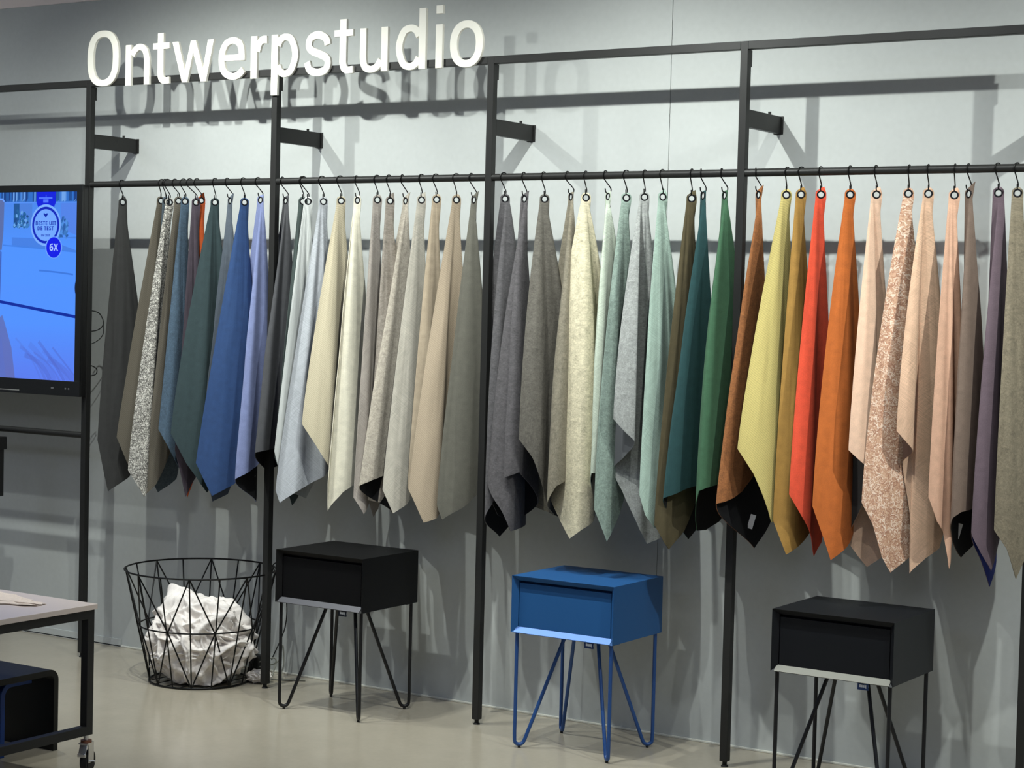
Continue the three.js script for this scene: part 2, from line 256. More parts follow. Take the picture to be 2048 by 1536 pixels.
swatch({ look: 'black and white boucle', left: 'slate blue-grey', right: 'brown-grey', color: '#c4c0b6', weave: 'boucle', lining: '#0b0b0e', hookX: -0.404, eye: [-0.408, 1.827, -0.030], facing: 43, flap: 0, flare: 1.2, careTag: null,
  hem: [[-0.449,0.791,0.13],[-0.382,0.689,0.11],[-0.409,0.75,0.05],[-0.431,0.862,-0.02],[-0.452,0.957,-0.06],[-0.522,0.962,-0.095],[-0.602,0.987,-0.09]] });
swatch({ look: 'brown-grey', left: 'black and white boucle', right: 'steel blue', color: '#655f54', weave: 'twill', lining: '#0b0b0e', hookX: -0.365, eye: [-0.361, 1.832, -0.030], facing: 43, flap: 0, flare: 1.15, careTag: null,
  hem: [[-0.392,0.693,0.1],[-0.371,0.734,0.06],[-0.379,0.807,0],[-0.398,0.901,-0.06],[-0.468,0.906,-0.095],[-0.548,0.931,-0.09]] });
swatch({ look: 'steel blue', left: 'brown-grey', right: 'aubergine', color: '#475b6d', weave: 'melange', lining: '#0b0b0e', hookX: -0.321, eye: [-0.327, 1.830, -0.030], facing: 43, flap: 0, flare: 1.0, careTag: null,
  hem: [[-0.313,0.956,0.11],[-0.269,0.888,0.1],[-0.26,0.779,0.03],[-0.265,0.872,-0.03],[-0.295,0.945,-0.08],[-0.365,0.95,-0.115],[-0.445,0.975,-0.11]] });
swatch({ look: 'aubergine', left: 'steel blue', right: 'bright orange', color: '#4c434d', weave: 'plain', lining: '#0b0b0e', hookX: -0.288, eye: [-0.261, 1.825, -0.020], facing: 42, flap: 0.2, flare: 1.0, careTag: null,
  hem: [[-0.245,0.879,0.09],[-0.215,0.7,0.06],[-0.217,0.752,0.02],[-0.205,0.818,-0.03],[-0.216,0.912,-0.06],[-0.286,0.917,-0.095],[-0.366,0.942,-0.09]] });
swatch({ look: 'bright orange', left: 'aubergine', right: 'dark teal green', color: '#d8612c', weave: 'plain', lining: '#0b0b0e', hookX: -0.252, eye: [-0.261, 1.834, -0.050], facing: 72, flap: 1, flare: 1.2, careTag: null,
  hem: [[-0.315,0.761,-0.03],[-0.296,0.684,-0.04],[-0.277,0.762,-0.06],[-0.209,0.872,-0.09],[-0.219,0.968,-0.11],[-0.289,0.973,-0.145],[-0.369,0.998,-0.14]] });
swatch({ look: 'dark teal green', left: 'bright orange', right: 'slate grey', color: '#2e3f42', weave: 'plain', lining: '#0b0b0e', hookX: -0.160, eye: [-0.174, 1.825, -0.030], facing: 42, flap: 0, flare: 1.25, careTag: null,
  hem: [[-0.23,0.945,0.13],[-0.169,0.836,0.11],[-0.122,0.758,0.08],[-0.115,0.724,0.05],[-0.114,0.786,-0.02],[-0.064,0.901,-0.08],[-0.134,0.906,-0.115],[-0.214,0.931,-0.11]] });
swatch({ look: 'slate grey', left: 'dark teal green', right: 'royal blue', color: '#565f6a', weave: 'plain', lining: '#0b0b0e', hookX: -0.099, eye: [-0.098, 1.830, -0.030], facing: -19, flap: 0.8, flare: 1.05, careTag: null,
  hem: [[-0.102,0.907,0.1],[-0.071,0.694,0.07],[-0.048,0.72,0.01],[-0.028,0.829,-0.03],[-0.019,0.923,-0.08],[-0.089,0.928,-0.115],[-0.169,0.953,-0.11]] });
swatch({ look: 'royal blue', left: 'slate grey', right: 'periwinkle blue', color: '#294674', weave: 'plain', lining: '#0b0b0e', hookX: -0.019, eye: [-0.026, 1.824, -0.030], facing: 51, flap: 0, flare: 1.1, careTag: null,
  hem: [[-0.101,0.841,0.13],[-0.036,0.721,0.11],[0.012,0.765,0.04],[0.038,0.853,-0.03],[0.026,0.963,-0.09],[-0.044,0.968,-0.125],[-0.124,0.993,-0.12]] });
swatch({ look: 'periwinkle blue', left: 'royal blue', right: 'anthracite grey', color: '#7d88b2', weave: 'plain', lining: '#0b0b0e', hookX: 0.053, eye: [0.052, 1.832, -0.030], facing: -5, flap: 0.3, flare: 1.2, careTag: [0.061,0.777,0.000],
  hem: [[-0.152,0.858,-0.11],[-0.072,0.833,-0.115],[-0.002,0.828,-0.08],[0.067,0.698,-0.02],[0.085,0.792,0.12],[0.114,0.813,0.1],[0.109,0.837,0.03],[0.123,0.896,-0.03],[0.115,0.969,-0.08]] });
swatch({ look: 'anthracite grey', left: 'periwinkle blue', right: 'dark grey-green', color: '#4c4d50', weave: 'plain', lining: '#0b0b0e', hookX: 0.171, eye: [0.174, 1.828, -0.030], facing: -15, flap: 0.3, flare: 1.2, careTag: null,
  hem: [[-0.024,0.867,-0.11],[0.056,0.842,-0.115],[0.126,0.837,-0.08],[0.114,0.821,-0.02],[0.181,0.898,0.12],[0.205,0.905,0.11],[0.196,0.908,0.04],[0.226,0.959,-0.02],[0.232,1.032,-0.08]] });
swatch({ look: 'dark grey-green', left: 'anthracite grey', right: 'white ribbed', color: '#4f5b58', weave: 'plain', lining: '#0b0b0e', hookX: 0.263, eye: [0.257, 1.825, -0.030], facing: 44, flap: 0, flare: 1.1, careTag: null,
  hem: [[0.246,0.883,0.09],[0.292,0.706,0.04],[0.283,0.767,-0.03],[0.276,0.847,-0.08],[0.206,0.852,-0.115],[0.126,0.877,-0.11]] });
swatch({ look: 'white ribbed', left: 'dark grey-green', right: 'pale blue-grey', color: '#d6dad7', weave: 'rib', lining: '#0b0b0e', hookX: 0.271, eye: [0.281, 1.825, -0.030], facing: 39, flap: 0, flare: 1.05, careTag: null,
  hem: [[0.278,0.909,0.13],[0.288,0.856,0.12],[0.309,0.756,0.06],[0.324,0.731,0],[0.355,0.836,-0.04],[0.356,0.945,-0.08],[0.286,0.95,-0.115],[0.206,0.975,-0.11]] });
swatch({ look: 'pale blue-grey', left: 'white ribbed', right: 'warm cream', color: '#b8bcc1', weave: 'linen', lining: '#0b0b0e', hookX: 0.358, eye: [0.353, 1.824, -0.030], facing: 44, flap: 0, flare: 1.1, careTag: null,
  hem: [[0.295,0.77,0.14],[0.309,0.723,0.13],[0.362,0.764,0.11],[0.382,0.794,0.05],[0.425,0.823,0.02],[0.42,0.878,-0.04],[0.416,0.967,-0.09],[0.346,0.972,-0.125],[0.266,0.997,-0.12]] });
swatch({ look: 'warm cream', left: 'pale blue-grey', right: 'ivory white', color: '#cdc2a6', weave: 'twill', lining: '#0b0b0e', hookX: 0.442, eye: [0.435, 1.826, -0.030], facing: 43, flap: 0, flare: 1.2, careTag: null,
  hem: [[0.412,1.017,0.14],[0.472,0.93,0.12],[0.505,0.858,0.09],[0.5,0.814,0.03],[0.512,0.921,-0.03],[0.51,1.01,-0.08],[0.44,1.015,-0.115],[0.36,1.04,-0.11]] });
swatch({ look: 'ivory white', left: 'warm cream', right: 'mauve beige', color: '#e4dec9', weave: 'plain', lining: '#0b0b0e', hookX: 0.516, eye: [0.510, 1.827, -0.030], facing: -2, flap: 0, flare: 1.15, careTag: null,
  hem: [[0.529,0.805,0.13],[0.523,0.71,0.12],[0.566,0.78,0.09],[0.581,0.805,0.05],[0.573,0.871,-0.02],[0.571,0.977,-0.08],[0.501,0.982,-0.115],[0.421,1.007,-0.11]] });
swatch({ look: 'mauve beige', left: 'ivory white', right: 'warm grey textured', color: '#b5aca3', weave: 'linen', lining: '#0b0b0e', hookX: 0.609, eye: [0.600, 1.828, -0.030], facing: 42, flap: 0.2, flare: 1.1, careTag: null,
  hem: [[0.636,0.768,0.12],[0.66,0.708,0.09],[0.638,0.743,0.03],[0.636,0.69,0],[0.626,0.713,-0.04],[0.628,0.834,-0.09],[0.558,0.839,-0.125],[0.478,0.864,-0.12]] });
swatch({ look: 'warm grey textured', left: 'mauve beige', right: 'light taupe mottled', color: '#a89f94', weave: 'melange', lining: '#0b0b0e', hookX: 0.662, eye: [0.657, 1.824, -0.030], facing: 47, flap: 0.9, flare: 1.25, careTag: null,
  hem: [[0.663,0.757,0.07],[0.694,0.748,0.04],[0.714,0.826,-0.02],[0.738,0.932,-0.08],[0.668,0.937,-0.115],[0.588,0.962,-0.11]] });
swatch({ look: 'light taupe mottled', left: 'warm grey textured', right: 'pale grey linen', color: '#bcb3a4', weave: 'melange', lining: '#0b0b0e', hookX: 0.721, eye: [0.725, 1.823, -0.030], facing: -19, flap: 0.9, flare: 1.15, careTag: [0.656,0.802,0.000],
  hem: [[0.457,0.798,-0.13],[0.537,0.773,-0.135],[0.607,0.768,-0.1],[0.699,0.704,-0.03],[0.67,0.81,0.13],[0.711,0.835,0.11],[0.716,0.847,0.05],[0.745,0.918,-0.02],[0.758,1.006,-0.08]] });
swatch({ look: 'pale grey linen', left: 'light taupe mottled', right: 'pinkish beige', color: '#c6c0b2', weave: 'linen', lining: '#0b0b0e', hookX: 0.805, eye: [0.795, 1.826, -0.030], facing: 36, flap: 0.8, flare: 1.15, careTag: null,
  hem: [[0.771,0.807,0.13],[0.804,0.724,0.11],[0.827,0.755,0.06],[0.824,0.834,-0.02],[0.83,0.938,-0.08],[0.76,0.943,-0.115],[0.68,0.968,-0.11]] });
swatch({ look: 'pinkish beige', left: 'pale grey linen', right: 'beige diagonal weave', color: '#bbaa92', weave: 'plain', lining: '#0b0b0e', hookX: 0.867, eye: [0.860, 1.827, -0.030], facing: 35, flap: 0.2, flare: 1.25, careTag: null,
  hem: [[0.864,0.819,0.11],[0.91,0.707,0.08],[0.9,0.77,0],[0.907,0.873,-0.06],[0.837,0.878,-0.095],[0.757,0.903,-0.09]] });
swatch({ look: 'beige diagonal weave', left: 'pinkish beige', right: 'olive grey', color: '#b3a28b', weave: 'twill', lining: '#0b0b0e', hookX: 0.954, eye: [0.945, 1.825, -0.030], facing: 50, flap: 0.3, flare: 1.2, careTag: null,
  hem: [[0.885,0.814,0.13],[0.943,0.704,0.12],[0.971,0.719,0.08],[0.942,0.774,0.01],[0.963,0.878,-0.05],[0.998,0.948,-0.09],[0.928,0.953,-0.125],[0.848,0.978,-0.12]] });
swatch({ look: 'olive grey', left: 'beige diagonal weave', right: 'graphite grey', color: '#6c6a60', weave: 'plain', lining: '#0b0b0e', hookX: 1.017, eye: [1.019, 1.824, -0.030], facing: -21, flap: 0.9, flare: 1.2, careTag: null,
  hem: [[0.984,0.767,0.1],[1.001,0.717,0.09],[1.055,0.765,0.03],[1.068,0.807,-0.03],[1.082,0.954,-0.09],[1.012,0.959,-0.125],[0.932,0.984,-0.12]] });
swatch({ look: 'graphite grey', left: 'olive grey', right: 'dark heather grey', color: '#5e5c5e', weave: 'melange', lining: '#0b0b0e', hookX: 1.152, eye: [1.148, 1.827, -0.030], facing: 33, flap: 0, flare: 2.6, careTag: null,
  hem: [[1.032,0.739,-0.09],[1.112,0.714,-0.095],[1.182,0.709,-0.06],[1.173,0.664,-0.01],[1.19,0.741,0.11],[1.213,0.793,0.1],[1.218,0.867,0.05],[1.233,0.915,-0.02],[1.219,0.999,-0.06]] });
swatch({ look: 'dark heather grey', left: 'graphite grey', right: 'brown-grey flecked', color: '#5e5b5d', weave: 'melange', lining: '#0b0b0e', hookX: 1.233, eye: [1.227, 1.826, -0.030], facing: -12, flap: 0.7, flare: 1.5, careTag: null,
  hem: [[1.279,0.885,0.135],[1.304,0.895,0.13],[1.316,0.904,0.1],[1.306,0.845,0],[1.293,0.784,-0.06],[1.235,0.718,-0.01],[1.201,0.746,0.05],[1.206,0.857,0.12],[1.273,0.754,0.12],[1.288,0.703,0.1],[1.218,0.708,-0.095],[1.138,0.733,-0.09]] });
swatch({ look: 'brown-grey flecked', left: 'dark heather grey', right: 'taupe', color: '#6b675f', weave: 'melange', lining: '#0b0b0e', hookX: 1.313, eye: [1.308, 1.825, -0.030], facing: 34, flap: 0, flare: 1.9, careTag: null,
  hem: [[1.338,1.018,0.14],[1.382,0.955,0.12],[1.399,0.892,0.1],[1.401,0.796,0.05],[1.408,0.893,-0.02],[1.408,1.009,-0.08],[1.338,1.014,-0.115],[1.258,1.039,-0.11]] });
swatch({ look: 'taupe', left: 'brown-grey flecked', right: 'cream suede', color: '#8a8372', weave: 'melange', lining: '#3a362f', hookX: 1.407, eye: [1.412, 1.831, -0.030], facing: -29, flap: 0, flare: 1.7, careTag: null,
  hem: [[1.263,0.769,-0.09],[1.343,0.744,-0.095],[1.413,0.739,-0.04],[1.409,0.761,0.02],[1.451,0.818,0.13],[1.481,0.871,0.13],[1.493,0.888,0.09],[1.485,0.902,0.03],[1.478,0.982,-0.03]] });
swatch({ look: 'cream suede', left: 'taupe', right: 'pale mint grey', color: '#d6cdb0', weave: 'melange', lining: '#0b0b0e', hookX: 1.478, eye: [1.471, 1.828, -0.030], facing: 31, flap: 0, flare: 2.4, careTag: null,
  hem: [[1.418,0.818,0.06],[1.465,0.762,0.08],[1.521,0.698,0.1],[1.563,0.73,0.1],[1.583,0.755,0.06],[1.56,0.796,0],[1.555,0.885,-0.05],[1.556,0.984,-0.08],[1.486,0.989,-0.115],[1.406,1.014,-0.11]] });
swatch({ look: 'pale mint grey', left: 'cream suede', right: 'sage green', color: '#c3cebd', weave: 'linen', lining: '#4b463d', hookX: 1.554, eye: [1.556, 1.831, -0.030], facing: -30, flap: 0, flare: 2.2, careTag: null,
  hem: [[1.56,0.844,-0.04],[1.572,0.842,0.04],[1.609,0.921,0.12],[1.622,0.925,0.11],[1.628,0.938,0.06],[1.631,0.959,-0.02],[1.627,1.039,-0.07],[1.557,1.044,-0.105],[1.477,1.069,-0.1]] });
swatch({ look: 'sage green', left: 'pale mint grey', right: 'grey felt curled', color: '#98aba0', weave: 'melange', lining: '#0b0b0e', hookX: 1.633, eye: [1.626, 1.826, -0.030], facing: 29, flap: 0, flare: 1.7, careTag: null,
  hem: [[1.628,0.807,0.13],[1.661,0.701,0.1],[1.66,0.781,0.02],[1.66,0.893,-0.04],[1.657,0.991,-0.08],[1.587,0.996,-0.115],[1.507,1.021,-0.11]] });
swatch({ look: 'grey felt curled', left: 'sage green', right: 'mint green', color: '#a5a8a5', weave: 'melange', lining: '#55575a', hookX: 1.703, eye: [1.694, 1.828, -0.030], facing: 29, flap: 0, flare: 1.6, careTag: null,
  hem: [[1.691,1.104,0.13],[1.733,1.064,0.125],[1.76,1.033,0.11],[1.71,0.983,0.08],[1.657,0.932,0.06],[1.686,0.859,0.045],[1.743,0.741,0.03],[1.756,0.692,0],[1.786,0.713,-0.04],[1.777,0.899,-0.08],[1.707,0.904,-0.115],[1.627,0.929,-0.11]] });
swatch({ look: 'mint green', left: 'grey felt curled', right: 'olive brown', color: '#b4ccbe', weave: 'linen', lining: '#28503f', hookX: 1.768, eye: [1.762, 1.828, -0.030], facing: 53, flap: 0.6, flare: 1.7, careTag: null,
  hem: [[1.795,0.866,0.13],[1.812,0.802,0.12],[1.831,0.759,0.09],[1.835,0.779,0.02],[1.838,0.905,-0.05],[1.841,1.002,-0.08],[1.771,1.007,-0.115],[1.691,1.032,-0.11]] });
swatch({ look: 'olive brown', left: 'mint green', right: 'deep teal', color: '#574e36', weave: 'plain', lining: '#0b0b0e', hookX: 1.875, eye: [1.868, 1.822, -0.030], facing: 28, flap: 0.7, flare: 1.4, careTag: null,
  hem: [[1.852,0.774,0.13],[1.878,0.717,0.11],[1.886,0.695,0.09],[1.907,0.751,0.03],[1.911,0.846,-0.04],[1.91,0.974,-0.08],[1.84,0.979,-0.115],[1.76,1.004,-0.11]] });
swatch({ look: 'deep teal', left: 'olive brown', right: 'emerald green', color: '#23484a', weave: 'plain', lining: '#0b0b0e', hookX: 1.908, eye: [1.909, 1.830, -0.030], facing: -33, flap: 0, flare: 1.25, careTag: null,
  hem: [[1.838,0.806,-0.12],[1.874,0.781,-0.125],[1.906,0.776,-0.09],[1.898,0.719,-0.02],[1.883,0.786,0.05],[1.882,0.861,0.13],[1.912,0.876,0.11],[1.93,0.891,0.07],[1.947,0.901,0.02],[1.971,0.963,-0.05]] });
swatch({ look: 'emerald green', left: 'deep teal', right: 'rust brown', color: '#41694c', weave: 'plain', lining: '#0b0b0e', hookX: 1.982, eye: [1.986, 1.830, -0.030], facing: -33, flap: 0, flare: 1.8, careTag: null,
  hem: [[1.921,0.819,-0.1],[1.956,0.794,-0.105],[1.988,0.789,-0.07],[1.96,0.754,-0.02],[1.953,0.755,0.03],[2.007,0.894,0.13],[2.027,0.905,0.12],[2.036,0.911,0.07],[2.05,0.94,0],[2.07,1.017,-0.07]] });
swatch({ look: 'rust brown', left: 'emerald green', right: 'yellow diagonal weave', color: '#a0663a', weave: 'melange', lining: '#0b0b0e', hookX: 2.101, eye: [2.105, 1.831, -0.030], facing: -34, flap: 0.9, flare: 1.2, careTag: [2.130,0.797,0.000],
  hem: [[2.093,0.843,-0.12],[2.129,0.818,-0.125],[2.16,0.813,-0.09],[2.132,0.711,-0.02],[2.068,0.858,0.13],[2.094,0.867,0.12],[2.107,0.877,0.09],[2.118,0.895,0.05],[2.131,0.959,-0.03],[2.148,1.038,-0.08]] });
swatch({ look: 'yellow diagonal weave', left: 'rust brown', right: 'mustard', color: '#d6c57c', weave: 'twill', lining: '#0b0b0e', hookX: 2.210, eye: [2.201, 1.830, -0.030], facing: 32, flap: 0.1, flare: 1.2, careTag: null,
  hem: [[2.141,1.037,0.14],[2.194,0.961,0.13],[2.231,0.865,0.11],[2.241,0.811,0.09],[2.245,0.814,0.03],[2.253,0.936,-0.03],[2.246,1.028,-0.08],[2.176,1.033,-0.115],[2.096,1.058,-0.11]] });
swatch({ look: 'mustard', left: 'yellow diagonal weave', right: 'coral red', color: '#b08642', weave: 'plain', lining: '#4a3415', hookX: 2.258, eye: [2.251, 1.831, -0.030], facing: 27, flap: 0.4, flare: 1.4, careTag: null,
  hem: [[2.246,0.819,0.09],[2.293,0.716,0.09],[2.316,0.741,0.05],[2.32,0.776,-0.02],[2.312,0.906,-0.08],[2.242,0.911,-0.115],[2.162,0.936,-0.11]] });
swatch({ look: 'coral red', left: 'mustard', right: 'burnt orange', color: '#f0583a', weave: 'plain', lining: '#3c0f10', hookX: 2.323, eye: [2.318, 1.830, -0.030], facing: 24, flap: 0.5, flare: 1.4, careTag: null,
  hem: [[2.315,0.907,0.13],[2.342,0.861,0.12],[2.367,0.799,0.09],[2.355,0.711,0.02],[2.356,0.748,-0.03],[2.365,0.91,-0.08],[2.295,0.915,-0.115],[2.215,0.94,-0.11]] });
swatch({ look: 'burnt orange', left: 'coral red', right: 'pale peach', color: '#d07030', weave: 'plain', lining: '#0b0b0e', hookX: 2.420, eye: [2.415, 1.829, -0.030], facing: 23, flap: 0, flare: 1.5, careTag: null,
  hem: [[2.393,0.878,0.13],[2.449,0.716,0.11],[2.48,0.755,0.06],[2.478,0.815,-0.01],[2.476,0.919,-0.07],[2.406,0.924,-0.105],[2.326,0.949,-0.1]] });
swatch({ look: 'pale peach', left: 'burnt orange', right: 'pink and brown boucle', color: '#efc8ac', weave: 'plain', lining: '#1d1a19', hookX: 2.504, eye: [2.501, 1.828, -0.030], facing: 22, flap: 0.5, flare: 1.4, careTag: null,
  hem: [[2.504,1.055,0.13],[2.535,1.03,0.13],[2.553,1.009,0.11],[2.572,0.988,0.07],[2.515,0.876,0.045],[2.472,0.769,0.03],[2.493,0.726,0.01],[2.518,0.689,-0.01],[2.555,0.72,-0.03],[2.571,0.895,-0.07],[2.501,0.9,-0.105],[2.421,0.925,-0.1]] });
swatch({ look: 'pink and brown boucle', left: 'pale peach', right: 'pale pink linen', color: '#d6b49a', weave: 'boucle2', lining: '#0b0b0e', hookX: 2.610, eye: [2.603, 1.830, -0.030], facing: 21, flap: 0, flare: 1.5, careTag: null,
  hem: [[2.551,0.901,0.13],[2.584,0.837,0.12],[2.613,0.739,0.11],[2.633,0.694,0.09],[2.667,0.738,0.03],[2.672,0.905,-0.04],[2.669,1.024,-0.08],[2.599,1.029,-0.115],[2.519,1.054,-0.11]] });
swatch({ look: 'pale pink linen', left: 'pink and brown boucle', right: 'peach pink', color: '#e3bc9e', weave: 'linen', lining: '#4f362b', hookX: 2.670, eye: [2.666, 1.829, -0.030], facing: 26, flap: 0.1, flare: 1.6, careTag: null,
  hem: [[2.653,1.121,0.13],[2.681,1.091,0.125],[2.694,1.062,0.1],[2.649,1.023,0.06],[2.672,0.851,0.045],[2.678,0.691,0.05],[2.72,0.741,0.03],[2.746,0.769,-0.01],[2.755,0.911,-0.05],[2.685,0.916,-0.095],[2.605,0.941,-0.09]] });
swatch({ look: 'peach pink', left: 'pale pink linen', right: 'brown-grey ribbed', color: '#e6b89c', weave: 'plain', lining: '#0b0b0e', hookX: 2.753, eye: [2.747, 1.824, -0.030], facing: 20, flap: 0.4, flare: 1.5, careTag: null,
  hem: [[2.758,0.932,0.13],[2.779,0.861,0.11],[2.788,0.831,0.08],[2.806,0.72,0.07],[2.792,0.806,0.01],[2.802,0.944,-0.05],[2.732,0.949,-0.095],[2.652,0.974,-0.09]] });
swatch({ look: 'brown-grey ribbed', left: 'peach pink', right: 'plum grey', color: '#7a685c', weave: 'plain', lining: '#0b0b0e', hookX: 2.794, eye: [2.791, 1.827, -0.030], facing: -31, flap: 1.2, flare: 1.4, careTag: [2.805,0.826,0.000],
  hem: [[2.767,0.824,-0.11],[2.803,0.799,-0.115],[2.834,0.794,-0.08],[2.81,0.745,-0.02],[2.805,0.795,0.04],[2.829,0.876,0.12],[2.851,0.895,0.11],[2.867,0.902,0.05],[2.868,0.98,-0.04]] });
swatch({ look: 'plum grey', left: 'brown-grey ribbed', right: 'olive beige', color: '#695962', weave: 'plain', lining: '#1d2c78', hookX: 2.883, eye: [2.881, 1.829, -0.030], facing: 19, flap: 0.1, flare: 1.5, careTag: null,
  hem: [[2.84,0.774,-0.09],[2.876,0.749,-0.095],[2.907,0.744,-0.05],[2.913,0.672,0.02],[2.903,0.74,0.06],[2.888,0.841,0.12],[2.915,0.786,0.12],[2.939,0.73,0.09],[2.937,0.812,0.02],[2.939,0.925,-0.05]] });
swatch({ look: 'olive beige', left: 'plum grey', right: null, color: '#8a806c', weave: 'melange', lining: '#0b0b0e', hookX: 2.940, eye: [2.938, 1.828, -0.030], facing: 18, flap: 0, flare: 1.5, careTag: null,
  hem: [[2.957,0.853,0.13],[2.991,0.797,0.11],[3.01,0.712,0.08],[3.029,0.819,0],[3.032,0.931,-0.06],[3.001,0.936,-0.095],[2.965,0.961,-0.09]] });

// ================================================================ nightstands
function nightstand(label, x, zFront, color, rough, legColor, tagInk, ledge) {
  const W = 0.386, H = 0.188, D = 0.33, Y0 = 0.386, b = 0.0165, d = 0.018;
  const o = thing('nightstand', label, 'nightstand', [x, 0, zFront - D / 2], 0);
  const m = new THREE.MeshPhysicalMaterial({ color, roughness: rough, specularIntensity: 0.55 }), lm = mat(legColor, 0.4, { metalness: 0.15 });
  const pos = [], quad = (a, b2, c, e) => { for (const p of [a, b2, c, a, c, e]) pos.push(...p); };
  const w = W / 2, z0 = -D / 2, z1 = D / 2, y0 = Y0, y1 = Y0 + H, iw = w - b, iy0 = y0 + b, iy1 = y1 - b, zr = z1 - d, zb = zr - 0.02;
  quad([-w, y1, z1], [w, y1, z1], [w, y1, z0], [-w, y1, z0]); quad([-w, y0, z0], [w, y0, z0], [w, y0, z1], [-w, y0, z1]);
  quad([w, y0, z1], [w, y0, z0], [w, y1, z0], [w, y1, z1]); quad([-w, y0, z0], [-w, y0, z1], [-w, y1, z1], [-w, y1, z0]); quad([w, y0, z0], [-w, y0, z0], [-w, y1, z0], [w, y1, z0]);
  const O = [[-w, y0, z1], [w, y0, z1], [w, y1, z1], [-w, y1, z1]], I = [[-iw, iy0, zr], [iw, iy0, zr], [iw, iy1, zr], [-iw, iy1, zr]], K = I.map((p) => [p[0], p[1], zb]);
  for (let i = 0; i < 4; i++) { const j = (i + 1) % 4; quad(O[i], O[j], I[j], I[i]); quad(I[i], I[j], K[j], K[i]); }
  quad(K[0], K[1], K[2], K[3]);
  const g = new THREE.BufferGeometry(); g.setAttribute('position', new THREE.Float32BufferAttribute(pos, 3)); g.setAttribute('uv', new THREE.Float32BufferAttribute(new Float32Array(pos.length / 3 * 2), 2)); g.computeVertexNormals();
  part('body', g, m, o);
  part('drawer_front', box(2 * iw - 0.004, iy1 - iy0 - 0.009, 0.016, 0, (iy0 + iy1) / 2 - 0.0035, zr - 0.0085, 0.0012), m, o);
  const lip = new THREE.Shape([[0, 0], [0.0006, 0.0012], [-d + 0.001, b + 0.0012], [-d, b]].map((p) => new THREE.Vector2(...p)));
  part('grip_ledge', new THREE.ExtrudeGeometry(lip, { depth: 2 * w - 0.022, bevelEnabled: false }).rotateY(-Math.PI / 2).scale(1, 1, 1).translate(w - 0.011, y0 + 0.0006, z1 - 0.0002), mat(ledge, 0.5, { metalness: 0.9 }), o, 'pale satin metal grip ledge');
  for (const [sx, sz] of [[-1, 1], [1, 1], [1, -1], [-1, -1]]) {
    const cx = sx * (w - 0.014), cz = sz * (D / 2 - 0.018), ux = -sx * 0.7071, uz = -sz * 0.7071, P = (t, y) => V(cx + ux * t, y, cz + uz * t), r = 0.0062, pts = [P(0, Y0), P(0, 0.3), P(0, 0.2), P(0, 0.1), P(0, 0.04)];
    for (let k = 1; k <= 6; k++) { const a = k / 6 * Math.PI * 0.93; pts.push(P(0.0165 - 0.0165 * Math.cos(a), 0.0265 - 0.0145 * Math.sin(a) - 0.001)); }
    for (const q of [0.06, 0.12, 0.2, 0.3, 0.386]) pts.push(P(lerp(0.036, 0.17, (q - 0.03) / 0.356), q));
    const leg = part('leg', tube(pts, r, 110, 10), lm, o);
    part('glide', cyl(0.005, 0.008, cx + ux * 0.0165, 0.004, cz + uz * 0.0165, 'y', 12), M.rubber, leg);
    part('mounting_plate', box(0.06, 0.003, 0.04, cx + ux * 0.03, Y0 - 0.0015, cz + uz * 0.03), lm, leg);
  }
  const c = document.createElement('canvas'); c.width = 128; c.height = 64; const k = c.getContext('2d'); k.fillStyle = tagInk; k.fillRect(0, 0, 128, 64); k.fillStyle = '#eaf0fb'; k.fillRect(22, 18, 18, 24); k.fillRect(42, 20, 16, 22); k.fillRect(60, 20, 18, 22); k.fillRect(80, 18, 8, 24); k.fillRect(90, 18, 14, 24); k.fillRect(96, 40, 8, 10);
  const t = new THREE.CanvasTexture(c); t.colorSpace = THREE.SRGBColorSpace;
  const tagMesh = part('brand_tag', box(0.034, 0.022, 0.002, 0.094, Y0 - 0.0125, z1 - 0.022), mat('#ffffff', 0.6, { map: t }), o, 'small blue tag with pale lettering');
  return o;
}
nightstand('black nightstand with hairpin legs, beside the wire basket', 0.589, 0.251, '#08080a', 0.42, '#0d0d10', '#101b33', '#56565a');
nightstand('bright blue nightstand with blue hairpin legs, the middle of the three', 1.566, 0.216, '#235489', 0.42, '#234a86', '#16336b', '#6280b8');
nightstand('charcoal black nightstand with hairpin legs, rightmost of the three', 2.525, 0.262, '#131519', 0.42, '#101116', '#1b3c78', '#63635e');

// ================================================================ wire basket with linen
{
  const o = thing('wire_basket', 'round black wire basket with triangular pattern, filled with crumpled white cloth', 'basket', [-0.151, 0, 0.037]);
  const rb = 0.1877, rm = 0.2283, rt = 0.2858, hm = 0.2174, ht = 0.4284, r = 0.0028, A = (k) => (k / 8) * TAU + 0.0 + 0.59, at = (rad, y, a) => V(Math.sin(a) * rad, y, Math.cos(a) * rad);
  for (const [rad, y, rr] of [[rt, ht, 0.0034], [rm, hm, 0.003], [rb, 0.005, 0.004]]) part('ring', new THREE.TorusGeometry(rad, rr, 8, 96).rotateX(Math.PI / 2).translate(0, y, 0), M.wire, o);
  part('base', [...[-0.12, -0.06, 0, 0.06, 0.12].map((x) => { const l = Math.sqrt(rb * rb - x * x); return rod(V(x, 0.006, -l), V(x, 0.006, l), 0.002); })], M.wire, o);
  for (let k = 0; k < 8; k++) {
    const a = A(k), h = A(k + 0.5), h0 = A(k - 0.5);
    part('wire', rod(at(rt, ht, a), at(rb, 0.005, a), r), M.wire, o); part('wire', rod(at(rt, ht, h), at(rb, 0.005, h), r), M.wire, o);
    part('wire', rod(at(rt, ht, a), at(rm, hm, h), r), M.wire, o); part('wire', rod(at(rt, ht, a), at(rm, hm, h0), r), M.wire, o);
    part('wire', rod(at(rm, hm, h), at(rb, 0.005, a), r), M.wire, o); part('wire', rod(at(rm, hm, h0), at(rb, 0.005, a), r), M.wire, o);
  }
}
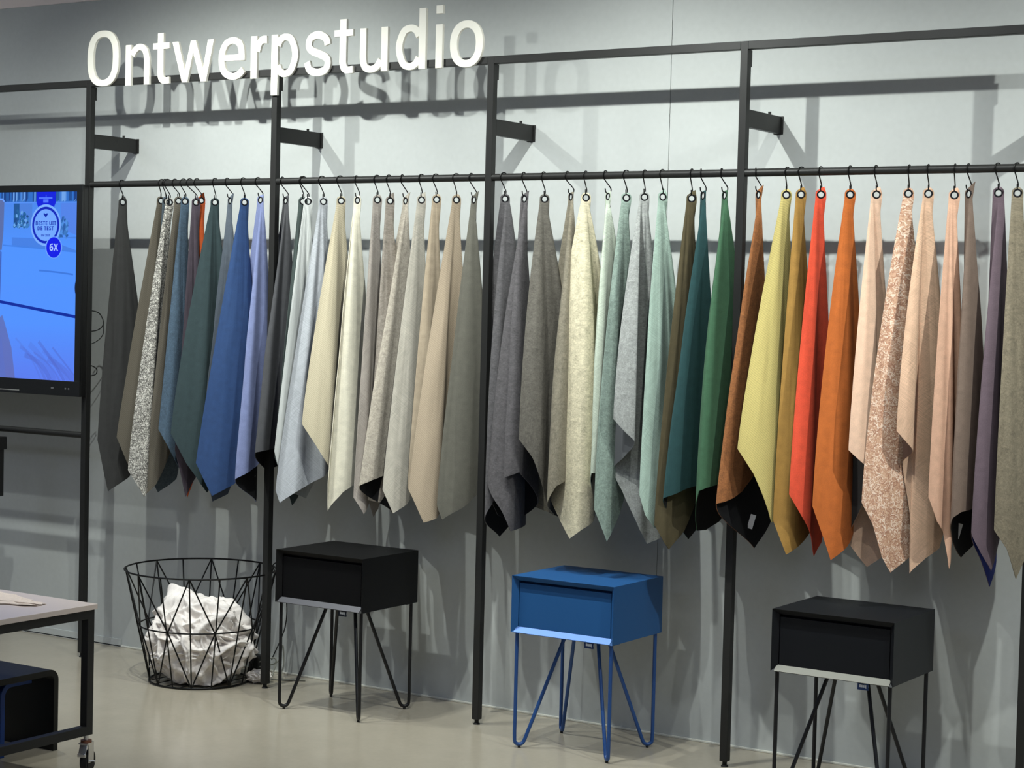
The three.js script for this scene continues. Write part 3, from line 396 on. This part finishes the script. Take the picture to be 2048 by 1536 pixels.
const linen = new THREE.MeshPhysicalMaterial({ color: '#f7f0ea', roughness: 0.9, map: WEAVES.plain });
function heap(label, [x, y, z], [rx, ry, rz], s0, lumps, count, high) { // crumpled cloth: long soft folds lying over a lump
  const g = mergeVertices(new THREE.IcosahedronGeometry(1, 60).deleteAttribute('normal').deleteAttribute('uv')), p = g.attributes.position, v = V(0, 0, 0), uv = [], folds = [];
  for (let k = 0; k < count; k++) { // each fold wanders over the lump
    const d = V(rnd() * 2 - 1, rnd() * 2 - 1, rnd() * 2 - 1).normalize(), t = V(rnd() - 0.5, rnd() - 0.5, rnd() - 0.5).cross(d).normalize(), pts = [], turn = (rnd() - 0.5) * 0.5, n = 9 + Math.floor(rnd() * 8);
    for (let i = 0; i < n; i++) { pts.push(d.clone()); d.addScaledVector(t, 0.11).normalize(); t.applyAxisAngle(d, turn + (rnd() - 0.5) * 0.35); t.addScaledVector(d, -t.dot(d)).normalize(); }
    const fine = k % 3 > 0; folds.push({ pts, w: fine ? 0.03 + rnd() * 0.035 : 0.07 + rnd() * 0.08, h: high * (fine ? 0.4 + rnd() * 0.4 : 0.6 + rnd() * 0.7) });
  }
  const q = V(0, 0, 0), ab = V(0, 0, 0);
  for (let i = 0; i < p.count; i++) {
    v.fromBufferAttribute(p, i); const n = v.clone(); let f = 0.9 + 0.07 * noise.noise3d(n.x * 1.4 + s0, n.y * 1.4, n.z * 1.4), top = 0;
    for (const c of folds) {
      let best = 9; for (let k = 0; k + 1 < c.pts.length; k++) { const a = c.pts[k], b = c.pts[k + 1]; ab.subVectors(b, a); q.subVectors(n, a); const u = Math.max(0, Math.min(1, q.dot(ab) / ab.lengthSq())); q.addScaledVector(ab, -u); const e = q.lengthSq() * (k === 0 && u === 0 || k === c.pts.length - 2 && u === 1 ? 1.4 : 1); if (e < best) best = e; }
      top = Math.max(top, c.h * Math.exp(-best / (c.w * c.w))) + 0.25 * c.h * Math.exp(-best / (c.w * c.w));
    }
    f += top * 0.85 - 0.07 + 0.006 * noise.noise3d(n.x * 9, n.y * 9, n.z * 9 + s0);
    for (const [a, b, c, h, w] of lumps) { const d = n.distanceTo(V(a, b, c).normalize()); f += h * Math.exp(-d * d * w); }
    v.multiplyScalar(f); const yy = Math.max(v.y, -0.95 + 0.02 * noise.noise3d(n.x * 3, n.z * 3, s0)); p.setXYZ(i, v.x * rx, yy * ry, v.z * rz); uv.push(n.x * rx * 2 + n.z * rz, n.y * ry * 2);
  }
  g.setAttribute('uv', new THREE.Float32BufferAttribute(uv, 2)); g.computeVertexNormals();
  const m = part('crumpled_cloth', g, linen, scene); m.position.set(x, y, z); return tag(m, label, 'cloth');
}
heap('big heap of crumpled white cloth in the wire basket, one corner standing up', [-0.152, 0.155, 0.03], [0.2, 0.155, 0.19], 3.1, [[-0.5, 0.9, 0.1, 0.5, 14], [0.3, 0.9, 0.2, 0.16, 3], [-0.9, -0.1, 0.3, 0.08, 6], [0.9, -0.05, 0.3, 0.1, 6], [-0.4, -0.9, 0.7, 0.12, 3], [0.5, -0.9, 0.7, 0.12, 3]], 120, 0.19);
heap('end of white cloth spilling onto the floor beside the rack post', [0.052, 0.026, -0.075], [0.05, 0.027, 0.05], 21.5, [], 36, 0.22);

{
  const o = thing('power_socket', 'small black power box with grey cables on the floor behind the wire basket', 'power box', [-0.066, 0, -0.205]);
  part('box', box(0.05, 0.07, 0.05, 0, 0.037, 0, 0.006), M.rubber, o);
  part('cable', [tube([[0.02, 0.05, 0.02], [0.09, 0.07, 0.0], [0.105, 0.02, 0.03], [0.12, 0.005, 0.06], [0.16, 0.004, 0.05], [0.24, 0.004, 0.0]], 0.003, 60, 6), tube([[0.02, 0.03, 0.02], [0.085, 0.055, -0.02], [0.1, 0.12, -0.03], [0.115, 0.05, -0.02], [0.13, 0.004, 0.01], [0.2, 0.003, 0.03]], 0.0025, 60, 6)], mat('#77786f', 0.6), o, 'grey cables lying on the floor');
  part('power_cord', tube([[0.0, 0.06, -0.21], [0.05, 0.2, -0.23], [0.07, 0.33, -0.2], [0.055, 0.4, -0.17], [0.046, 0.44, -0.15], [0.058, 0.452, -0.16], [0.06, 0.43, -0.18], [0.05, 0.415, -0.2], [0.06, 0.36, -0.21]], 0.0022, 60, 6).translate(0.066, 0, 0.205), M.rubber, o, 'thin black cord looping up behind the post');
}

// ================================================================ screen on the left
{
  const X1 = -0.812, X0 = -2.215, Y1 = 1.898, Y0 = 1.052, o = thing('television', 'large black flat screen showing a blue-tinted garden video, hung on the rack', 'television', [(X0 + X1) / 2, Y0, 0.0]);
  const cx = 0, w = X1 - X0, h = Y1 - Y0, sx0 = -2.19 - (X0 + X1) / 2, sx1 = -0.842 - (X0 + X1) / 2, sy0 = 1.1125 - Y0, sy1 = 1.8705 - Y0;
  part('housing', box(w, h, 0.028, 0, h / 2, 0.0155, 0.004), mat('#141414', 0.4), o);
  part('bezel', [box(w, h - sy1, 0.008, 0, (h + sy1) / 2, 0.033, 0.0015), box(w, sy0, 0.008, 0, sy0 / 2, 0.033, 0.0015), box(w / 2 - sx1, sy1 - sy0, 0.008, (w / 2 + sx1) / 2, (sy0 + sy1) / 2, 0.033), box(w / 2 + sx0, sy1 - sy0, 0.008, -(w / 2 - sx0) / 2, (sy0 + sy1) / 2, 0.033)], mat('#161717', 0.35), o);
  const S = [1600, 900], c = document.createElement('canvas'); c.width = S[0]; c.height = S[1]; const k = c.getContext('2d');
  const U = (px) => 1064 + px * 536 / 152, Wd = (y) => (y - 382) / 380 * 900;
  const fill = (style, ...p) => { k.fillStyle = style; k.beginPath(); p.forEach(([x, y], i) => (i ? k.lineTo(U(x), Wd(y)) : k.moveTo(U(x), Wd(y)))); k.closePath(); k.fill(); };
  let gr = k.createLinearGradient(0, 0, 0, 900); gr.addColorStop(0, '#4a86e8'); gr.addColorStop(0.3, '#4f93ff'); gr.addColorStop(0.7, '#5292ff'); gr.addColorStop(1, '#5b7df0'); k.fillStyle = gr; k.fillRect(0, 0, 1600, 900);
  fill('#2f6fc9', [-300, 370], [160, 370], [160, 402], [-300, 402]);
  for (let i = 0; i < 60; i++) { const x = -10 + rnd() * 165, ww = 1 + rnd() * 5; fill(['#1d4f98', '#245ca6', '#4b86d8', '#6fa4ea', '#173f86'][i % 5], [x, 378], [x + ww, 378], [x + ww, 400 - rnd() * 6], [x, 402]); }
  fill('#5590f4', [-300, 403], [160, 402], [160, 404], [-300, 405]);
  fill('#4a80dd', [40, 405], [65, 405], [65, 450], [40, 452]); fill('#5283e8', [120, 405], [152, 405], [152, 470], [120, 456]);
  fill('#1f5596', [29, 405], [40, 405], [40, 440], [58, 450], [58, 453], [29, 453]);
  for (let i = 0; i < 70; i++) { const x = 30 + rnd() * 28, y = 452 - rnd() * rnd() * 34; k.fillStyle = ['#1c4c88', '#3a7cc4', '#6aa6e6', '#23639c'][i % 4]; k.beginPath(); k.ellipse(U(x), Wd(y), 7, 9, rnd() * 3, 0, TAU); k.fill(); }
  for (let i = 0; i < 70; i++) { const x = 119 + rnd() * 14, y = 474 - rnd() * 40; k.fillStyle = ['#2a5ea8', '#3a76c0', '#4f8fe0'][i % 3]; k.beginPath(); k.ellipse(U(x), Wd(y), 6, 9, rnd() * 3, 0, TAU); k.fill(); }
  fill('#4580e4', [26, 474], [90, 476], [152, 500], [152, 476], [120, 474], [152, 472], [152, 502], [90, 497], [26, 490]);
  k.strokeStyle = '#3f7fe6'; k.lineWidth = 6; k.beginPath(); k.moveTo(U(8), Wd(490)); k.lineTo(U(80), Wd(496)); k.lineTo(U(152), Wd(503)); k.stroke();
  k.strokeStyle = '#3c78de'; k.lineWidth = 8; k.beginPath(); k.moveTo(U(80), Wd(541)); k.quadraticCurveTo(U(115), Wd(543), U(145), Wd(548)); k.stroke();
  fill('#5a6ea8', [-300, 396], [6, 396], [10, 402], [9, 460], [6, 500], [-300, 505]); fill('#6aa0ff', [-300, 394], [7, 394], [11, 400], [9, 402], [6, 398], [-300, 398]);
  fill('#3f63bf', [3, 500], [6, 505], [4, 606], [1, 606]); fill('#6f86d8', [-300, 505], [2, 505], [2, 604], [-300, 600]);
  k.strokeStyle = '#0a2a9c'; k.lineWidth = 14; k.beginPath(); k.moveTo(U(2), Wd(606)); k.lineTo(U(154), Wd(633)); k.stroke();
  k.fillStyle = '#0a1f4a'; k.beginPath(); k.ellipse(U(153), Wd(574), 16, 40, 0, 0, TAU); k.fill();
  fill('rgba(96,104,170,0.75)', [9, 634], [14, 650], [28, 700], [36, 765], [-60, 765], [-6, 680], [2, 640]); fill('rgba(88,112,196,0.6)', [-4, 690], [8, 680], [18, 765], [-40, 765]);
  for (let i = 0; i < 9; i++) { k.strokeStyle = `rgba(78,96,190,${0.18 + 0.1 * (i % 3)})`; k.lineWidth = 10 + 7 * (i % 4); k.beginPath(); k.moveTo(U(36 + i * 9), Wd(680 + (i * 17) % 40)); k.quadraticCurveTo(U(70 + i * 9), Wd(715 + i * 3), U(86 + i * 9), Wd(762)); k.stroke(); }
  // award badge
  fill('#0a1fdc', [73, 382], [110, 382], [110, 404], [105, 418], [79, 418], [73, 404]);
  k.fillStyle = '#4e74ff'; k.font = '600 16px sans-serif'; k.textAlign = 'center'; k.fillRect(U(77.5), Wd(392.5), 92, 9); k.fillRect(U(86), Wd(397), 36, 16); k.fillRect(U(91), Wd(388), 4, 14);
  const ell = (x, y, rx, ry, s) => { k.fillStyle = s; k.beginPath(); k.ellipse(U(x), Wd(y), rx * 3.53, ry * 2.37, 0, 0, TAU); k.fill(); };
  ell(91.5, 449, 29, 42, '#7db0ff'); ell(91.5, 449, 26, 37, '#0a24b8'); ell(91.5, 449, 22.5, 32, '#72a8ff');
  fill('#0d2aa8', [86.5, 426], [89, 425], [91, 427], [93.5, 425], [96, 426], [91.5, 434]);
  k.fillStyle = '#0d2fae'; k.font = 'bold 33px sans-serif'; k.save(); k.translate(U(91.5), Wd(449)); k.scale(0.92, 0.82); k.fillText('BESTE UIT', 0, 0, 154); k.restore(); k.save(); k.translate(U(91), Wd(459)); k.scale(0.92, 0.82); k.fillText('DE TEST', 0, 0, 130); k.restore();
  k.font = 'bold 15px sans-serif'; k.fillText('BW 2020', U(91.5), Wd(472), 70);
  ell(107.5, 494, 16, 22, '#6fa2ff'); ell(107.5, 494, 14, 20.5, '#0a18e6'); k.fillStyle = '#a9c4ff'; k.font = 'bold 54px sans-serif'; k.save(); k.translate(U(107.5), Wd(501)); k.scale(0.95, 0.9); k.fillText('6X', 0, 0, 68); k.restore();
  const t = new THREE.CanvasTexture(c); t.colorSpace = THREE.SRGBColorSpace;
  const face = new THREE.PlaneGeometry(sx1 - sx0, sy1 - sy0).translate((sx0 + sx1) / 2, (sy0 + sy1) / 2, 0.0312);
  part('screen', face, new THREE.MeshStandardMaterial({ color: '#000000', roughness: 0.25, emissive: '#ffffff', emissiveMap: t, emissiveIntensity: 1 }), o, 'lit blue video picture');
  const l = new THREE.RectAreaLight(0x5a95ff, 0.14, sx1 - sx0, sy1 - sy0); l.position.set((X0 + X1) / 2, (Y0 + Y1) / 2, 0.045); l.lookAt((X0 + X1) / 2, (Y0 + Y1) / 2, 2); scene.add(l);
  part('silver_strip', box(0.35, 0.004, 0.003, -1.33 - (X0 + X1) / 2, 0.012, 0.037, 0.001), mat('#b9b9b4', 0.35, { metalness: 0.6 }), o);
  part('control_mark', [box(0.014, 0.006, 0.001, -0.965 - (X0 + X1) / 2, 0.03, 0.0372), box(0.007, 0.006, 0.001, -0.89 - (X0 + X1) / 2, 0.03, 0.0372), box(0.007, 0.006, 0.001, -0.872 - (X0 + X1) / 2, 0.03, 0.0372)], mat('#6d6d70', 0.5), o);
  part('mounting_arm', [box(0.05, 0.5, 0.012, -0.3, h / 2, -0.005), box(0.05, 0.5, 0.012, 0.3, h / 2, -0.005)], M.frame, o);
  const OX = (X0 + X1) / 2, cord = part('power_cord', [tube([[-0.84, 1.40, -0.03], [-0.845, 1.385, -0.1], [-0.832, 1.345, -0.11], [-0.85, 1.32, -0.1], [-0.88, 1.31, -0.06]], 0.0022, 40, 6), tube([[-0.832, 1.345, -0.11], [-0.835, 1.30, -0.11], [-0.855, 1.27, -0.09], [-0.9, 1.25, -0.05]], 0.0018, 30, 6), tube([[-0.85, 1.18, -0.05], [-0.846, 1.16, -0.09], [-0.85, 1.14, -0.09], [-0.89, 1.13, -0.04]], 0.002, 24, 6)].map((g) => g.translate(-OX, -Y0, 0)), M.rubber, o, 'thin black cables looping out behind the screen');
  const bx = part('black_box', [box(0.12, 0.052, 0.05, -1.316, 0.84, 0.03, 0.004), box(0.11, 0.2, 0.03, -1.317, 0.72, 0.03, 0.003)], mat('#0b0b0c', 0.5), scene);
  tag(bx, 'black holder hung on the low rail under the screen, cut off by the left edge', 'holder');
  part('clip', box(0.03, 0.06, 0.012, -1.31, 0.88, 0.018), M.rubber, bx);
}

// ================================================================ table on castors, stools under it
{
  const o = thing('trolley_table', 'low table with a white top and black tube frame on a castor', 'table', [0.557, 0, 1.283]);
  const top = 0.52, W = 0.9, D = 1.1;
  part('tabletop', box(W, 0.016, D, -W / 2, top - 0.008, D / 2, 0.001), mat('#d8c9be', 0.35), o);
  const t = 0.028;
  part('leg', box(t, top - 0.016 - 0.118, t, -0.006 - t / 2, 0.118 + (top - 0.134) / 2, 0.006 + t / 2, 0.002), M.frame, o);
  part('leg', box(t, top - 0.016 - 0.118, t, -0.006 - t / 2, 0.118 + (top - 0.134) / 2, D - 0.02, 0.002), M.frame, o);
  part('leg', box(t, top - 0.016 - 0.118, t, -W + 0.02, 0.118 + (top - 0.134) / 2, 0.02, 0.002), M.frame, o);
  part('leg', box(t, top - 0.016 - 0.118, t, -W + 0.02, 0.118 + (top - 0.134) / 2, D - 0.02, 0.002), M.frame, o);
  part('rail', box(t, t, D - 0.06, -0.006 - t / 2, top - 0.016 - t / 2, D / 2, 0.002), M.frame, o); part('rail', box(W - 0.06, t, t, -W / 2, top - 0.016 - t / 2, 0.02, 0.002), M.frame, o); part('rail', box(W - 0.06, t, t, -W / 2, top - 0.016 - t / 2, D - 0.02, 0.002), M.frame, o);
  part('stretcher', box(t, t, D - 0.06, -0.006 - t / 2, 0.132, D / 2, 0.002), M.frame, o); part('stretcher', box(t, t, D - 0.06, -W + 0.02, 0.132, D / 2, 0.002), M.frame, o);
  for (const [x, z, turn] of [[-0.02, 0.02, 0.35], [-0.02, D - 0.02, 0.9], [-W + 0.02, 0.02, 0.2], [-W + 0.02, D - 0.02, 1.2]]) {
    const c = new THREE.Group(); c.name = 'castor'; c.position.set(x, 0, z); c.rotation.y = turn; o.add(c);
    part('wheel', [cyl(0.034, 0.02, 0, 0.034, -0.012, 'x', 32), cyl(0.026, 0.023, 0, 0.034, -0.012, 'x', 32)], M.rubber, c);
    part('fork', [box(0.003, 0.06, 0.036, 0.0135, 0.062, -0.006, 0.001), box(0.003, 0.06, 0.036, -0.0135, 0.062, -0.006, 0.001), box(0.03, 0.004, 0.044, 0, 0.093, 0), cyl(0.004, 0.05, 0, 0.034, -0.012, 'x', 12), cyl(0.008, 0.03, 0, 0.105, 0, 'y', 16)], M.chrome, c);
    part('bearing', cyl(0.017, 0.008, 0, 0.098, 0, 'y', 24), mat('#7c4f3a', 0.4, { metalness: 0.5 }), c, 'brownish bearing ring');
    part('brake_pedal', [box(0.024, 0.003, 0.034, 0, 0, 0, 0.001).rotateX(1.15).translate(0, 0.077, 0.022), box(0.027, 0.012, 0.008, 0, 0.06, 0.03, 0.003)], M.chrome, c);
  }
  // limp pale cloth lying on the table
  const g = new THREE.PlaneGeometry(0.5, 0.3, 60, 40).rotateX(-Math.PI / 2), p = g.attributes.position;
  for (let i = 0; i < p.count; i++) { const x = p.getX(i), z = p.getZ(i), n = noise.noise3d(x * 9, z * 9, 2), e = noise.noise3d(x * 30, z * 30, 5); const taper = 1 - 0.9 * Math.max(0, (x + 0.05) / 0.3); p.setXYZ(i, x + 0.012 * e, 0.0022 + 0.003 * Math.max(0, n) + 0.0006 * e, z * taper + 0.02 * n); }
  g.computeVertexNormals();
  const cl = part('loose_cloth', [g, g.clone().translate(0, -0.0015, 0)], new THREE.MeshPhysicalMaterial({ color: '#fbe8d8', roughness: 0.85, map: WEAVES.linen, side: THREE.DoubleSide }), scene);
  cl.position.set(0.2, 0.5205, 1.45); cl.rotation.y = 0.1; tag(cl, 'cream cloth with ragged edge lying on the white table top', 'cloth');
}
function bent(label, x0, x1, z0, z1, h, t, r, color, backLeg = true) { // a board bent down at both ends
  const out = [], L = (z, y) => out.push([z, y]);
  const side = (off) => { const q = [], R = r - off; if (backLeg) { q.push([z0 + off, 0]); for (let i = 0; i <= 8; i++) { const a = Math.PI - i / 8 * Math.PI / 2; q.push([z0 + r + Math.cos(a) * R, h - r + Math.sin(a) * R]); } } else q.push([z0, h - off]); for (let i = 0; i <= 8; i++) { const a = Math.PI / 2 - i / 8 * Math.PI / 2; q.push([z1 - r + Math.cos(a) * R, h - r + Math.sin(a) * R]); } q.push([z1 - off, 0]); return q; };
  const s = new THREE.Shape([...side(0), ...side(t).reverse()].map((p) => new THREE.Vector2(...p)));
  const g = new THREE.ExtrudeGeometry(s, { depth: x1 - x0, bevelEnabled: true, bevelSize: 0.001, bevelThickness: 0.001, bevelSegments: 1, curveSegments: 12 }).rotateY(-Math.PI / 2);
  const m = part('bent_stool', g, new THREE.MeshPhysicalMaterial({ color, roughness: 0.4, specularIntensity: 0.6 }), scene); m.position.set(x1, 0.001, 0); tag(m, label, 'stool'); return m;
}
bent('black stool of one bent board standing under the table', 0.0, 0.256, 1.152, 1.62, 0.262, 0.018, 0.035, '#0c0e0d');
bent('blue stool with a single bent leg nested under the black stool', 0.03, 0.205, 1.218, 1.345, 0.236, 0.016, 0.045, '#123a7c', false);

scene.traverse((o) => { if (o.isMesh) { o.castShadow = true; o.receiveShadow = true; } });
renderer.render(scene, camera);
